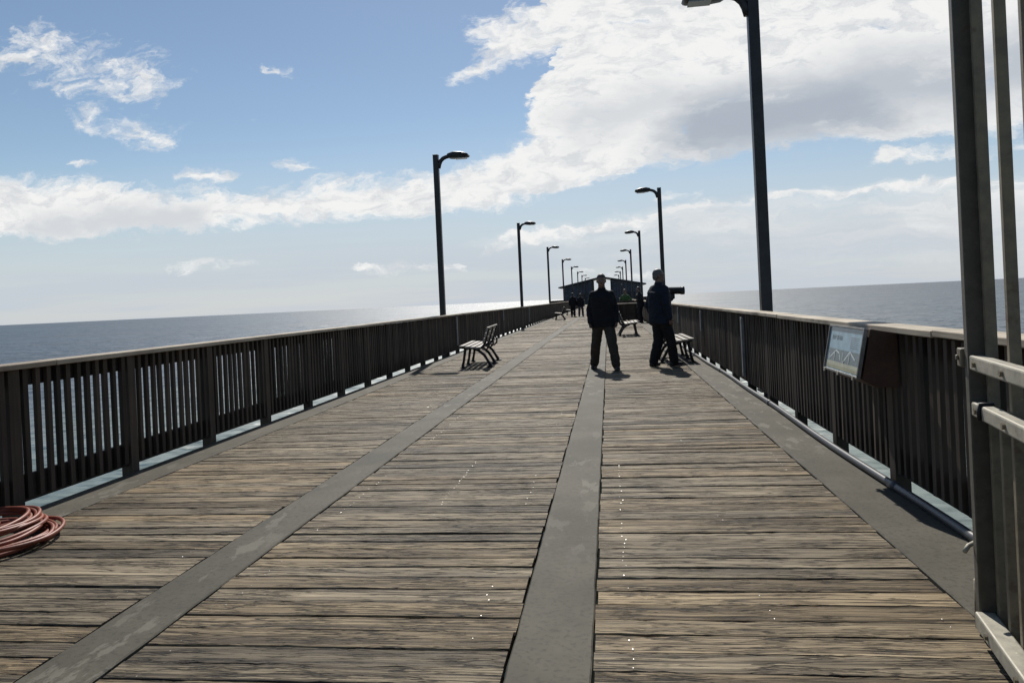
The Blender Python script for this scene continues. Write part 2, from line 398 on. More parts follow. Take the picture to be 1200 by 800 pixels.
WORLD_S = .10
SKY_S = 1.0; SKY_T = (.88, .865, .83)
CLOUD_W = (9.0, 9.0, 8.9); CLOUD_G = (4.2, 4.7, 5.4); VEIL = (5.5, 6.05, 6.75)
world()
sl = bpy.data.lights.new('Sun', 'SUN'); sl.energy = 5.0; sl.angle = math.radians(.53); sl.color = (1.0, .95, .87)
so = bpy.data.objects.new('sun', sl); COL.objects.link(so)
sv = Vector((math.sin(SUN_AZ)*math.cos(SUN_EL), math.cos(SUN_AZ)*math.cos(SUN_EL), math.sin(SUN_EL)))
so.rotation_euler = sv.to_track_quat('Z', 'Y').to_euler(); so.location = (0, 0, 30)

# ------------------------------------------------------------------ setting: sea, deck, strips
b = MB(); b.v = [(-40000,-40000,-6.6),(40000,-40000,-6.6),(40000,40000,-6.6),(-40000,40000,-6.6)]; b.face([0,1,2,3])
tag(b.build('sea', M_SEA), 'blue grey sea stretching to the horizon', 'sea', kind='structure')

PLAT0, PLAT1 = 131.0, 178.0
BAYS = ((-3.775, -2.262), (-1.942, -.436), (-.112, 1.372))
STRIPS = ((-4.155, -3.782), (-2.252, -1.950), (-.427, -.120), (1.380, 1.795))
def planks(mb, x0, x1, y, w, near):
    r = random.random(); z0 = -.038
    zt = random.gauss(0, .0014); tilt = random.gauss(0, .0016); x0 += random.uniform(-.006, .007); x1 += random.uniform(-.007, .006)
    if not near:
        mb.hexa([(x0,y,z0),(x1,y,z0),(x1,y+w,z0),(x0,y+w,z0),(x0,y,zt-tilt),(x1,y,zt-tilt),(x1,y+w,zt+tilt),(x0,y+w,zt+tilt)], 0, r); return
    n = 30; rows = 7; base = len(mb.v); seed = random.random()*100
    for i in range(n+1):
        x = x0+(x1-x0)*i/n
        e0 = y + .006*mnoise.noise((x*4, seed, 0)) + .003*mnoise.noise((x*23, seed, 5)); e1 = y+w + .006*mnoise.noise((x*4, seed, 9)) + .003*mnoise.noise((x*23, seed, 15))
        if random.random() < .06: e0 += .007
        if random.random() < .06: e1 -= .007
        bow = .0045*mnoise.noise((x*1.5, seed, 20))
        for q, (yy, zz) in enumerate(((e0, z0), (e0, -.006), (e0+.005, -.0006), ((e0+e1)/2, -.0012), (e1-.005, -.0006), (e1, -.006), (e1, z0))):
            k = (yy-y)/w*2-1
            mb.v.append((x, yy, zz if zz == z0 else zz+zt+tilt*k+bow))
    for i in range(n):
        for q in range(rows-1):
            a = base+i*rows+q; mb.face([a, a+rows, a+rows+1, a+1], 0, r)
    mb.face([base+q for q in range(rows)], 0, r); mb.face([base+n*rows+q for q in reversed(range(rows))], 0, r)

mb = MB()
rowsY = []
y = -3.0
while y < PLAT0-.1:
    w = random.choice((.128,.134,.139,.144,.147)); rowsY.append((y, w)); y += w+(random.uniform(.0005,.003) if random.random() < .7 else random.uniform(.004,.011))
for x0, x1 in BAYS:
    sh = random.uniform(0,.05)
    for y, w in rowsY: planks(mb, x0, x1, y+sh, w, 1.6 < y < 19)
x = -10.3
while x < 7.9:      # wide platform at the far end, boards laid across
    yy = PLAT0
    x1 = min(x+3.04, 7.9)
    while yy < PLAT1: mb.hexa([(x,yy,-.04),(x1,yy,-.04),(x1,yy+.14,-.04),(x,yy+.14,-.04),(x,yy,0),(x1,yy,0),(x1,yy+.14,0),(x,yy+.14,0)]); yy += .147
    x += 3.05
deck = mb.build('deck', M_DECK); tag(deck, 'weathered grey brown pier deck of cross laid planks', 'deck', kind='structure')

# screw heads along the stringers: far too many to count
mb = MB()
for xs in (-.60, -1.17, -1.80, .02, .60, 1.24, -2.40, -3.0, -3.64):
    for y, w in rowsY:
        if not 1.8 < y < 9.5: continue
        for k in (.26, .74):
            if random.random() < .35 or mnoise.noise((xs*3.1, y*.9, 4)) < -.02: continue
            q = 8; rr = random.uniform(.0018,.0032); cx, cy = xs+random.gauss(0,.006), y+w*k+random.gauss(0,.006)
            ta, tb = random.gauss(.01,.07), random.gauss(.14,.10); base = len(mb.v)
            mb.v.append((cx, cy, .0045))
            for i in range(q):
                a = i*2*math.pi/q; ox, oy = rr*math.cos(a), rr*math.sin(a)
                mb.v.append((cx+ox, cy+oy, .0042+ox*ta+oy*tb))
            for i in range(q): mb.face([base, base+1+i, base+1+(i+1)%q])
tag(mb.build('screw_heads', M_SCREW, deck), kind='stuff')

def strip(x0, x1):
    mb = MB(); y = -3.0
    while y < PLAT0:
        L = 18.3; y1 = min(y+L-.006, PLAT0-.01); n = 220; base = len(mb.v)
        for i in range(n+1):
            yy = y+(y1-y)*i/n
            a = x0+.005*mnoise.noise((yy*3, x0, 1))+.003*mnoise.noise((yy*14, x0, 3)); c = x1+.005*mnoise.noise((yy*3, x1, 7))+.003*mnoise.noise((yy*14, x1, 9))
            for xx, zz in ((a,-.30),(a,.000),(a+.006,.005),(c-.006,.005),(c,.000),(c,-.30)): mb.v.append((xx,yy,zz))
        for i in range(n):
            for q in range(6):
                l = (q+1)%6; mb.face([base+i*6+q, base+i*6+l, base+(i+1)*6+l, base+(i+1)*6+q])
        mb.face([base+q for q in range(6)]); mb.face([base+n*6+q for q in range(6)])
        y += L
    return mb
for k, (x0, x1) in enumerate(STRIPS):
    tag(strip(x0, x1).build('deck_strip', M_CONC), ('narrow concrete strip in the deck edge under the left railing', 'concrete strip in the deck between the left benches and the walkway',
        'concrete strip down the middle of the deck', 'wide concrete strip along the foot of the right railing')[k], 'deck strip', 'concrete strips in the deck', 'structure')

# ------------------------------------------------------------------ railings
def pickets_mesh(name, side):
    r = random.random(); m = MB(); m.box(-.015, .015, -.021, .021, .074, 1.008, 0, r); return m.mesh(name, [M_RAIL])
def railing(label, xin, sgn, y0, ynear, y1, phase):
    """xin: face of the pickets towards the deck; sgn: +1 when the outside is at +x"""
    root = thing('railing', (xin, ynear, 0), label, 'railing')
    P = lambda a: xin+sgn*a
    def bx(m, a0, a1, ya, yb, z0, z1, rnd=None):
        u, w = sorted((P(a0), P(a1))); m.box(u, w, ya, yb, z0, z1, 0, rnd)
    # posts
    pm = []
    for q in range(3):
        m = MB(); u, w = sorted((sgn*.001, sgn*.098)); m.box(u, w, -.05, .05, -.55, 1.005); pm.append(m.mesh('post', [M_RAIL]))
    ys = []; yy = phase
    while yy-1.29 > y0: yy -= 1.29
    while yy < y1: ys.append(yy); yy += 1.29
    for i, yy in enumerate(ys):
        o = bpy.data.objects.new('post', pm[i % 3]); COL.objects.link(o); o.parent = root; o.location = (0, yy-ynear, 0)
    # pickets: 12 to a bay, the near hundred one by one
    var = [pickets_mesh('picket', sgn) for _ in range(6)]
    rest = MB(); cnt = 0
    for i, yy in enumerate(ys):
        for k in range(11):
            yk = yy+.107*(k+1)+.003+random.gauss(0,.003); xk = sgn*(.0165+random.uniform(0,.003))
            if yk > y1: continue
            if yk >= ynear and cnt < 100:
                o = bpy.data.objects.new('picket', var[cnt % 6]); COL.objects.link(o); o.parent = root; cnt += 1
                o.location = (xk, yk-ynear, random.uniform(-.006,.004)); o.rotation_euler = (random.gauss(0,.002), random.gauss(0,.003), random.gauss(0,.05))
            else:
                rest.box(xin+xk-.017, xin+xk+.017, yk-.021, yk+.021, .074+random.uniform(-.006,.004), 1.008)
    tag(rest.build('distant_pickets', M_RAIL, root), kind='stuff')
    m = MB(); m2 = MB(); m3 = MB(); yy = y0
    while yy < y1:
        ye = min(yy+3.87, y1); g = .004
        bx(m, .038, .076, yy+g, ye-g, .885, 1.004); bx(m2, .038, .076, yy+g, ye-g, .047, .240)
        dz = random.gauss(0,.0025); dxx = random.gauss(0,.003)
        bx(m3, -.035+dxx, .16+dxx, yy+g, ye-g, 1.012+dz, 1.052+dz)
        yy = ye
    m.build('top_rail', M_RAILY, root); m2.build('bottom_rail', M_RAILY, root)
    m3.build('cap_board', M_CAP, root, bevel=.006)
    return root
railing('long dark picket railing with pale cap, on the left edge of the pier', -4.205, -1, 1.2, 3.4, PLAT0, 4.70)
railing('long dark picket railing with pale cap, behind the gate and sign', 1.85, 1, .6, 3.2, PLAT0, 7.83)

def simple_rail(label, pts):
    root = thing('railing', (pts[0][0], pts[0][1], 0), label, 'railing', 'far platform railings')
    p_, k_, c_ = MB(), MB(), MB()
    for (xa, ya), (xb, yb) in zip(pts, pts[1:]):
        L = math.hypot(xb-xa, yb-ya); ang = math.atan2(yb-ya, xb-xa); T = Matrix.Translation((xa, ya, 0)) @ Matrix.Rotation(ang, 4, 'Z')
        c_.box(.0, L, -.09, .09, 1.04, 1.10, M=T); c_.box(0, L, -.03, .03, .84, .95, M=T); c_.box(0, L, -.03, .03, .12, .25, M=T)
        d = 0
        while d <= L: p_.box(d-.06, d+.06, -.06, .06, -.5, 1.038, M=T); d += 1.9
        d = .2
        while d < L: k_.box(d-.02, d+.02, .032, .06, .1, 1.0, M=T); d += .2
    p_.build('posts', M_RAIL, root)['kind'] = 'stuff'; k_.build('pickets', M_RAIL, root)['kind'] = 'stuff'; c_.build('rails', M_RAILY, root)
simple_rail('far dark railing stepping out to the left of the pavilion', [(-4.3, PLAT0+.1), (-10.2, PLAT0+.1), (-10.2, PLAT1)])
simple_rail('far dark railing stepping out to the right of the pavilion', [(2.0, PLAT0+.1), (7.8, PLAT0+.1), (7.8, PLAT1)])

# ------------------------------------------------------------------ street lamps
def make_lamp():
    r = thing('street_lamp', (0,0,0), 'dark lamp', 'street lamp', 'lamps along both railings')
    m = MB(); m.box(-.072, .072, -.072, .072, -.6, 5.36); m.box(-.078, .078, -.078, .078, 5.36, 5.385); m.build('pole', M_BRONZE, r, bevel=.012)
    m = MB(); m.box(-.14, .14, -.14, .14, -.03, -.005); m.box(-.10, .10, -.10, .10, -.005, .16)
    m.build('base_bracket', M_BRONZE, r, bevel=.008)
    m = MB(); pts = [(.06,0,5.02),(.085,0,5.12),(.13,0,5.21),(.20,0,5.275),(.29,0,5.31),(.36,0,5.32)]
    m.tube(pts, [.062,.062,.058,.056,.054,.054], 10); m.build('arm', M_BRONZE, r, True)
    m = MB(); prof = [(.30,5.35),(.34,5.395),(.50,5.43),(.72,5.41),(.87,5.36),(.91,5.32),(.895,5.28),(.86,5.262),(.52,5.245),(.40,5.255),(.33,5.285)]
    n = len(prof); secs = [(-1,.35),(-.92,.72),(-.6,.96),(0,1),(.6,.96),(.92,.72),(1,.35)]; base = len(m.v)
    for s, k in secs:
        for u, w in prof:
            half = .17 if u > .42 else .17*max(.35, (u-.25)/.17)
            m.v.append((u, s*half, 5.325+(w-5.325)*k))
    for i in range(len(secs)-1):
        for q in range(n):
            l = (q+1)%n; m.face([base+i*n+q, base+i*n+l, base+(i+1)*n+l, base+(i+1)*n+q])
    m.face([base+q for q in range(n)]); m.face([base+(len(secs)-1)*n+q for q in reversed(range(n))])
    lum = m.build('luminaire', M_BRONZE, r, True)
    m = MB(); m.box(.54, .84, -.10, .10, 5.232, 5.252); m.build('lens', M_LENS, lum)
    return r
ORD = ('nearest', 'second', 'third', 'fourth', 'fifth', 'sixth', 'seventh', 'farthest')
proto = make_lamp()
first = True
for side in (0, 1):
    for n in range(8):
        o = proto if first else copy_tree(proto); first = False
        if side == 0:
            o.location = (-4.455, 19.45+18.35*n, 0); o.rotation_euler.z = 0
            o['label'] = ('tall dark lamp post behind the left railing, beside the nearest left bench' if n == 0 else '%s lamp from the camera in the row on the left railing' % ORD[n])
        else:
            o.location = (2.09, 10.2+18.2*n, 0); o.rotation_euler.z = math.pi
            o['label'] = ('tallest dark lamp post, on the right railing, its head at the top edge' if n == 0 else '%s lamp from the camera in the row on the right railing' % ORD[n])

# ------------------------------------------------------------------ benches
def make_bench():
    """front edge of the seat at x=0, back towards +x, length along y, centred"""
    r = thing('bench', (0,0,0), 'bench', 'bench', 'slatted benches on the deck')
    L = 1.95
    for i, yy in enumerate((-.80, 0, .80)):
        m = MB()
        m.ribbon([(.10,yy,.395),(.085,yy,.30),(.06,yy,.15),(.03,yy,.02)], .05, [.06,.05,.045,.06])
        m.ribbon([(.27,yy,.385),(.38,yy,.345),(.49,yy,.25),(.56,yy,.13),(.62,yy,.02)], .05, [.05,.055,.055,.05,.07])
        m.ribbon([(.02,yy,.410),(.20,yy,.398),(.36,yy,.39),(.445,yy,.40),(.50,yy,.455),(.53,yy,.54),(.565,yy,.66),(.62,yy,.80)], .045, [.035,.04,.045,.055,.055,.05,.04,.03])
        m.ribbon([(.455,yy,.37),(.54,yy,.36),(.595,yy,.41),(.605,yy,.48),(.575,yy,.545)], .04, .035)
        m.box(-.02,.09,yy-.045,yy+.045,0,.022); m.box(.55,.69,yy-.045,yy+.045,0,.022)
        m.build('support', M_BLACK, r, bevel=.004)
    for k in range(4):
        x0 = .0+.112*k; z = .432-.012*k+(.003 if k == 0 else 0)
        m = MB(); m.box(x0, x0+.095, -L/2, L/2, z-.006, z+.030); m.build('seat_slat', M_SLAT, r, bevel=.005)
    for k in range(3):
        t_ = k/2; cx, cz = .535+.075*t_, .545+.225*t_
        T = Matrix.Translation((cx, 0, cz)) @ Matrix.Rotation(math.radians(20), 4, 'Y')
        m = MB(); m.box(-.042, -.012, -L/2, L/2, -.045, .045, M=T); m.build('back_slat', M_SLAT, r, bevel=.005)
    return r
bench = make_bench()
for i, (x, y, a, lab) in enumerate((
        (-3.13, 15.75, 3, 'slatted bench with black legs facing the left railing, nearest to the camera'),
        (-3.50, 48.0, 2, 'small distant bench by the left railing, in front of the walking couple'),
        (-3.45, 60.0, 2, 'tiny farthest bench by the left railing, beyond the walking couple'),
        (1.57, 15.30, 181, 'pale slatted bench facing the right railing, behind the legs of the man in blue'),
        (.93, 25.5, 180, 'slatted bench between the two men, in front of the dark counter'))):
    o = bench if i == 0 else copy_tree(bench)
    o.location = (x, y, .004); o.rotation_euler.z = math.radians(a); o['label'] = lab

# ------------------------------------------------------------------ conduit, cover plates
m = MB(); pts = []
yy = 2.0
while yy < 24:
    pts.append((1.772+.014*math.sin(yy*.62+1.0)+.008*math.sin(yy*1.7), yy, .033)); yy += .25
m.tube(pts, .026, 12)
o = m.build('conduit_pipe', M_PVC, None, True); tag(o, 'grey conduit pipe lying along the foot of the right railing', 'pipe')
for yy in (5.1, 8.7, 12.6):
    k = min(range(len(pts)), key=lambda i: abs(pts[i][1]-yy)); p = Vector(pts[k]); q = Vector(pts[k+1]); d = (q-p).normalized()
    m = MB(); m.tube([p-d*.05, p+d*.05], .031, 12); m.build('pipe_coupling', M_PVC, o, True)
for x, yy, z0, z1, lab in ((1.849, 10.6, .14, .96, 'tall grey cover plate on the right railing below the tallest lamp'),
        (1.849, 15.2, .56, .97, 'short grey cover plate on the right railing, behind the bench near the man in blue'),
        (1.849, 20.1, .56, .97, 'short grey cover plate on the right railing, at the elbow of the man in blue'),
        (-4.204, 19.9, .20, .985, 'tall grey cover plate on the left railing below the nearest left lamp'),
        (-4.204, 29.0, .60, 1.0, 'short grey cover plate on the left railing, beyond the nearest left bench'),
        (-4.204, 38.6, .22, .985, 'tall grey cover plate on the left railing below the second left lamp')):
    s = -1 if x > 0 else 1
    r = thing('cover_plate', (x, yy, z0), lab, 'cover plate', 'grey cover plates on the railings')
    m = MB(); u, w = sorted((x, x+s*.035)); m.box(u, w, yy-.045, yy+.045, z0, z1); m.build('cover', M_PLATE, r, bevel=.004)
    m = MB()
    for zz in (z0+.05, z1-.05): u, w = sorted((x+s*.035, x+s*.040)); m.box(u, w, yy-.012, yy+.012, zz-.012, zz+.012)
    m.build('fixing', M_GALV, r)

# ------------------------------------------------------------------ information sign on the right railing
def sign():
    r = thing('information_sign', (1.85, 5.36, .7), 'framed information panel on a brown wooden box on the right railing', 'sign')
    ya, yb = 5.03, 5.78                     # near and far ends
    x_top, z_top, x_bot, z_bot = 1.665, 1.045, 1.600, .715
    m = MB(); prof = [(x_bot+.016, z_bot-.005), (x_top+.016, z_top-.002), (1.845, 1.008), (1.845, .66), (1.70, .66)]
    m.prism(prof, ya+.012, yb-.012, 'y'); m.build('mounting_box', M_BOXW, r, bevel=.004)
    up = Vector((x_top-x_bot, 0, z_top-z_bot)); hgt = up.length; up.normalize(); nrm = Vector((-up.z, 0, up.x)); al = Vector((0,-1,0))
    # panel frame: u runs from the far end to the near end, v up, w out of the panel
    T = Matrix((( 0, up.x, nrm.x, x_bot), (al.y, 0, 0, yb), (0, up.z, nrm.z, z_bot), (0,0,0,1)))
    W = yb-ya
    m = MB(); m.box(.012, W-.012, .012, hgt-.012, .004, .016, 0, M=T)
    # printed design, every ink layer a sheet 0.6 mm above the one below
    def sheet(u0, v0, u1, v1, k, mat):
        z = .016+.0007*k; base = len(m.v); m.v += [tuple(T @ Vector(q)) for q in ((u0,v0,z),(u1,v0,z),(u1,v1,z),(u0,v1,z))]; m.face([base,base+1,base+2,base+3], mat)
    def stroke(u0, v0, u1, v1, w, k, mat):
        d = Vector((u1-u0, v1-v0)).normalized(); n = Vector((-d.y, d.x))*w/2; z = .016+.0007*k; base = len(m.v)
        m.v += [tuple(T @ Vector((a+s*n.x, c+s*n.y, z))) for a, c, s in ((u0,v0,-1),(u1,v1,-1),(u1,v1,1),(u0,v0,1))]; m.face([base,base+1,base+2,base+3], mat)
    rnd = random.Random(4)
    g0, g1 = .03, W-.03
    sheet(g0, .025, g1, .075, 1, 3); sheet(g0, .075, g1, .165, 1, 2); sheet(g0, hgt-.045, g1, hgt-.022, 1, 2)
    u = .09
    for word in (5, 3, 4):                   # heading: too small to read in the photograph, kept as marks
        for _ in range(word):
            v0 = .232; hh = rnd.uniform(.026,.038); s = rnd.uniform(.010,.018)
            stroke(u, v0, u+rnd.uniform(-.003,.003), v0+hh, .006, 2, 2)
            if rnd.random() < .7: stroke(u, v0+hh*rnd.uniform(.3,1), u+s, v0+hh*rnd.uniform(0,1), .005, 3, 2)
            u += s+.004
        u += .014
    for k in range(6):
        v0 = .262-.014*k; stroke(.50, v0, .50+rnd.uniform(.13,.18), v0, .004, 2, 2)
    stroke(.10, .10, .22, .155, .012, 2, 1); stroke(.22, .155, .30, .14, .012, 3, 1); stroke(.30, .14, .33, .09, .012, 2, 1); stroke(.20, .08, .20, .15, .010, 4, 1)
    stroke(.40, .08, .52, .165, .014, 2, 1); stroke(.52, .165, .64, .115, .014, 3, 1); stroke(.52, .08, .52, .16, .012, 4, 1); stroke(.41, .075, .41, .10, .012, 5, 1)
    sheet(.36, .075, .385, .15, 2, 4); sheet(.06, .082, .10, .125, 2, 4)
    m.build('printed_panel', [M_PRINT, M_PRINTW, M_PRINTD, M_PRINTY, M_PRINTG], r)
    f = MB()
    f.box(0, W, 0, .016, 0, .026, M=T); f.box(0, W, hgt-.016, hgt, 0, .026, M=T)
    f.box(0, .016, .016, hgt-.016, 0, .026, M=T); f.box(W-.016, W, .016, hgt-.016, 0, .026, M=T)
    f.build('frame', M_SFRAME, r, bevel=.003)
    c = MB()
    for uu in (.06, W/2, W-.06): c.box(uu-.012, uu+.012, -.012, .010, .0262, .034, M=T)
    c.build('clip', M_GALV, r)
def inkmat(n, c): return simple(n, c, .3, 0, .18, 14, 0, coat=.4)
M_PRINT = inkmat('print_pale_blue', (.22,.345,.42)); M_PRINTW = inkmat('print_white', (.50,.54,.54)); M_PRINTD = inkmat('print_slate', (.085,.12,.135))
M_PRINTY = inkmat('print_sand', (.40,.39,.26)); M_PRINTG = inkmat('print_grey_blue', (.22,.28,.30))
M_SFRAME = simple('sign_frame_metal', (.20,.185,.17), .45, .5, .25, 12, .05)
M_BOXW = rail_wood('brown_sign_box_wood', (.060,.031,.020), (.100,.055,.034), 'y', .6)
sign()

# ------------------------------------------------------------------ steel gate, swung open beside the right railing
def gate():
    r = thing('steel_gate', (1.312, 2.95, 0), 'tall open steel gate with barred leaf and bright rails, in front of the right railing', 'gate')
    a = math.atan2(.18, 1.0)                 # leaf runs towards the camera and slightly into the pier
    g = Vector((-math.sin(a), -math.cos(a), 0)); n = Vector((math.cos(a), -math.sin(a), 0))   # n: away from the deck
    T = Matrix(((g.x, n.x, 0, 1.312), (g.y, n.y, 0, 2.95), (0, 0, 1, 0), (0,0,0,1)))
    Lg = 1.75; top = 2.75
    m = MB(); m.box(0, .05, 0, .09, .03, top, M=T); m.build('end_post', M_GDARK, r, bevel=.005)
    m = MB(); m.box(Lg, Lg+.085, 0, .095, .03, top, M=T); m.build('end_post', M_GDARK, r, bevel=.005)
    for z0, z1, w0 in ((1.0, 1.055, .002), (.832, .884, .002), (.05, .112, -.018), (top-.06, top-.002, .002)):
        m = MB(); m.box(.052, Lg-.002, w0, .05, z0, z1, M=T); m.build('cross_rail', M_GALV, r, bevel=.007)
    # lower leaf: bars almost closing the view; upper leaf: every second bar
    d = .065
    while d < Lg-.05:
        m = MB(); m.box(d, d+.028, .0505, .086, .06, .8638, M=T); m.build('bar', M_GPOST, r, bevel=.003); d += .12
    d = .065
    while d < Lg-.05:
        m = MB(); m.box(d, d+.028, .0505, .086, .866, top-.03, M=T); m.build('bar', M_GPOST, r, bevel=.003); d += .24
    # clasp on the end of the post at rail height
    m = MB(); m.box(-.055, -.001, -.012, .040, 1.005, 1.075, M=T); m.box(-.040,-.022,-.022,-.012,1.03,1.05, M=T); m.build('clasp', M_GPOST, r, bevel=.006)
    # drop bolt: sleeve, rod and bent handle
    P = lambda u, w, z: T @ Vector((u, w, z))
    m = MB(); m.tube([P(-.022,.02,.02), P(-.022,.02,.20)], .019, 12); bolt = m.build('drop_bolt_sleeve', M_GPOST, r, True)
    m = MB(); m.tube([P(-.022,.02,.20), P(-.022,.02,.335), P(-.022,.018,.345), P(.0,-.015,.335), P(.03,-.035,.322)], .0085, 10); m.build('drop_bolt', M_GALV, r, True)
    for d, z in ((.12,1.027),(.42,1.027),(.12,.858),(.42,.858),(.20,.08),(.50,.08)):
        m = MB(); m.tube([P(d, .0015 if z > .2 else -.0185, z), P(d, -.008 if z > .2 else -.028, z)], .011, 6); m.build('bolt', M_GPOST, r)
    m = MB(); m.tube([P(.16,.045,.8885), P(.166,.0,.8885), P(.17,-.004,.862), P(.172,-.003,.835)], .008, 8); m.build('wire_tie', M_BLACK, r, True)
gate()

# ------------------------------------------------------------------ coiled hose
m = MB(); pts = []; turns = 13; N = 56
rg = random.Random(3)
ctr = [(-3.80+.05*math.sin(k*1.9)+.012*(k if k < 6 else 9-k), 3.98+.05*math.cos(k*2.3), .35+.045*math.sin(k*2.7+1)) for k in range(turns+2)]
for i in range(turns*N):
    k = i/N; a = 2*math.pi*(i % N)/N; k0 = int(k); f = k-k0
    c0, c1 = Vector(ctr[k0]), Vector(ctr[k0+1]); c = c0.lerp(c1, f)
    if k > 6: c.x -= .16*min(1, k-6); c.y += .10*min(1, k-6)
    rr = c.z
    zz = .014+.008*min(k,8)+(.008*(k-8) if k > 8 else 0) + .006*math.sin(3*a+k)
    pts.append((max(c.x+rr*.86*math.cos(a), -4.17), c.y+rr*1.0*math.sin(a), zz))
m.tube(pts, .0128, 10); o = m.build('coiled_hose', M_HOSE, None, True); tag(o, 'coiled red brown hose lying on the deck by the left railing', 'hose')

# ------------------------------------------------------------------ viewer by the right railing
def viewer():
    r = thing('viewing_scope', (1.36, 17.35, 0), 'dark viewing scope on a post, behind the man in blue', 'viewing scope')
    m = MB(); m.tube([(1.36,17.35,0),(1.36,17.35,.03),(1.36,17.35,.0301),(1.36,17.35,1.22)], [.13,.13,.055,.05], 16); m.build('pedestal', M_BLACK, r, True)
    m = MB(); m.tube([(1.10,17.35,1.42),(1.16,17.35,1.42),(1.1601,17.35,1.42),(1.66,17.35,1.402),(1.661,17.35,1.402),(1.745,17.35,1.40)], [.06,.06,.082,.082,.092,.092], 20); m.build('barrel', M_BLACK, r, True)
    m = MB(); m.box(1.26,1.52,17.27,17.43,1.22,1.335); m.prism([(1.30,1.12),(1.46,1.17),(1.50,1.22),(1.26,1.22)], 17.29, 17.41); m.build('cradle', M_BLACK, r, bevel=.012)
    m = MB(); m.tube([(1.7455,17.35,1.40),(1.752,17.35,1.40)], .075, 20); m.build('lens', M_LENS, r)
viewer()

# ------------------------------------------------------------------ counter
def counter():
    x0, x1, y0, y1 = .42, 1.62, 38.6, 39.6
    r = thing('counter', (1.0, 39.1, 0), 'dark boarded counter with a pale edged top, behind the farther right bench', 'counter')
    m = MB()
    for k in range(8):
        xa = x0+(x1-x0)*k/8; m.box(xa+.004, xa+(x1-x0)/8-.004, y0, y0+.03, .08, .90); m.box(xa+.004, xa+(x1-x0)/8-.004, y1-.03, y1, .08, .90)
    for k in range(6):
        ya = y0+.035+(y1-y0-.07)*k/6
        for xx in (x0, x1-.03): m.box(xx, xx+.03, ya+.004, ya+(y1-y0-.07)/6-.004, .08, .90)
    m.build('side_boards', M_RAIL, r)
    for xx in (x0+.04, x1-.12):
        for yy in (y0+.04, y1-.12):
            m = MB(); m.box(xx, xx+.08, yy, yy+.08, 0, .90); m.build('leg', M_RAIL, r)
    m = MB(); m.box(x0-.08, x1+.08, y0-.08, y1+.08, .905, .965); m.build('top', M_CAP, r, bevel=.008)
    m = MB(); m.box(x0-.02, x1+.02, y1+.0, y1+.04, .97, 1.09); m.build('backsplash', M_RAILY, r)
counter()

# ------------------------------------------------------------------ pavilion at the wide end
def pavilion():
    r = thing('pavilion', (-1.2, 152, 0), 'dark gable roofed pavilion with an open passage, at the far end of the pier', 'pavilion')
    cx, half, wall = -1.2, 8.95, 8.0; y0, y1 = 152.0, 163.0
    za, ze = 5.60, 3.78; sl_ = (za-ze)/half
    rz = lambda x: za-sl_*abs(x-cx)
    g0, g1 = -3.0, .62
    for xa, xb in ((cx-wall, g0), (g1, cx+wall)):
        for yy in (y0, y1-.2):
            m = MB(); n = 26
            for k in range(n):
                u, w = xa+(xb-xa)*k/n, xa+(xb-xa)*(k+1)/n
                m.prism([(u+.006, 0), (w-.006, 0), (w-.006, rz(w)-.24), (u+.006, rz(u)-.24)], yy, yy+.2+random.uniform(-.01,.0))
            m.build('wall', M_PAVW, r)
        m = MB()
        for xx in (xa, xb-.2): m.box(xx+.003, xx+.197, y0+.203, y1-.203, 0, min(rz(xx), rz(xx+.2))-.25)
        m.build('side_wall', M_PAVW, r)
    for s in (-1, 1):
        m = MB(); prof = [(cx, za), (cx+s*half, ze), (cx+s*half, ze-.20), (cx, za-.20)]
        m.prism(prof, y0-.7, y1+.7)
        yy = y0-.6
        while yy < y1+.6:
            m.prism([(cx, za+.035), (cx+s*half, ze+.035), (cx+s*half, ze+.002), (cx, za+.002)], yy, yy+.04); yy += .6
        roof = m.build('roof', M_PAVR, r)
    m = MB(); m.box(cx-.15, cx+.15, y0-.72, y1+.72, za-.04, za+.05); m.build('ridge_cap', M_PAVR, r)
    for xx in (g0-.02, g1+.02):
        m = MB(); m.box(xx-.12, xx+.12, y0-.12, y0-.005, 0, rz(xx)-.26); m.build('post', M_PAVR, r)
    m = MB(); m.box(2.6, 2.9, y0-.10, y0-.004, 3.7, 3.9); m.build('wall_lamp', M_PRINTW, r)
    for xx in (-6.4, 3.6):
        m = MB(); m.box(xx, xx+1.9, y0-.05, y0-.004, .95, 2.2); w = m.build('window', M_PAVR, r)
pavilion()

# ------------------------------------------------------------------ people
def capsule(bm, p0, p1, r0, r1, seg=16, flat=None):
    """tapered limb with round ends, flat=(axis vector, factor) squashes the section"""
    p0, p1 = Vector(p0), Vector(p1); d = p1-p0; L = d.length; d = d/L if L > 1e-6 else Vector((0,0,1))
    up = Vector((0,1,0)) if abs(d.y) < .9 else Vector((1,0,0))
    a = (up - d*up.dot(d)).normalized(); c = d.cross(a)
    rings = []
    for q in range(5):
        t = math.pi/2*(1-q/4); rings.append((p0 - d*r0*math.sin(t), r0*math.cos(t)))
    for q in range(5):
        t = math.pi/2*q/4; rings.append((p1 + d*r1*math.sin(t), r1*math.cos(t)))
    prev = None
    for p, r in rings:
        cur = []
        for k in range(seg):
            an = 2*math.pi*k/seg; o = (a*math.cos(an)+c*math.sin(an))*max(r, 1e-4)
            if flat: ax = Vector(flat[0]).normalized(); o = o - ax*o.dot(ax)*(1-flat[1])
            cur.append(bm.verts.new(p+o))
        if prev:
            for k in range(seg): bm.faces.new((prev[k], prev[(k+1)%seg], cur[(k+1)%seg], cur[k]))
        else: bm.faces.new(list(reversed(cur)))
        prev = cur
    bm.faces.new(prev)

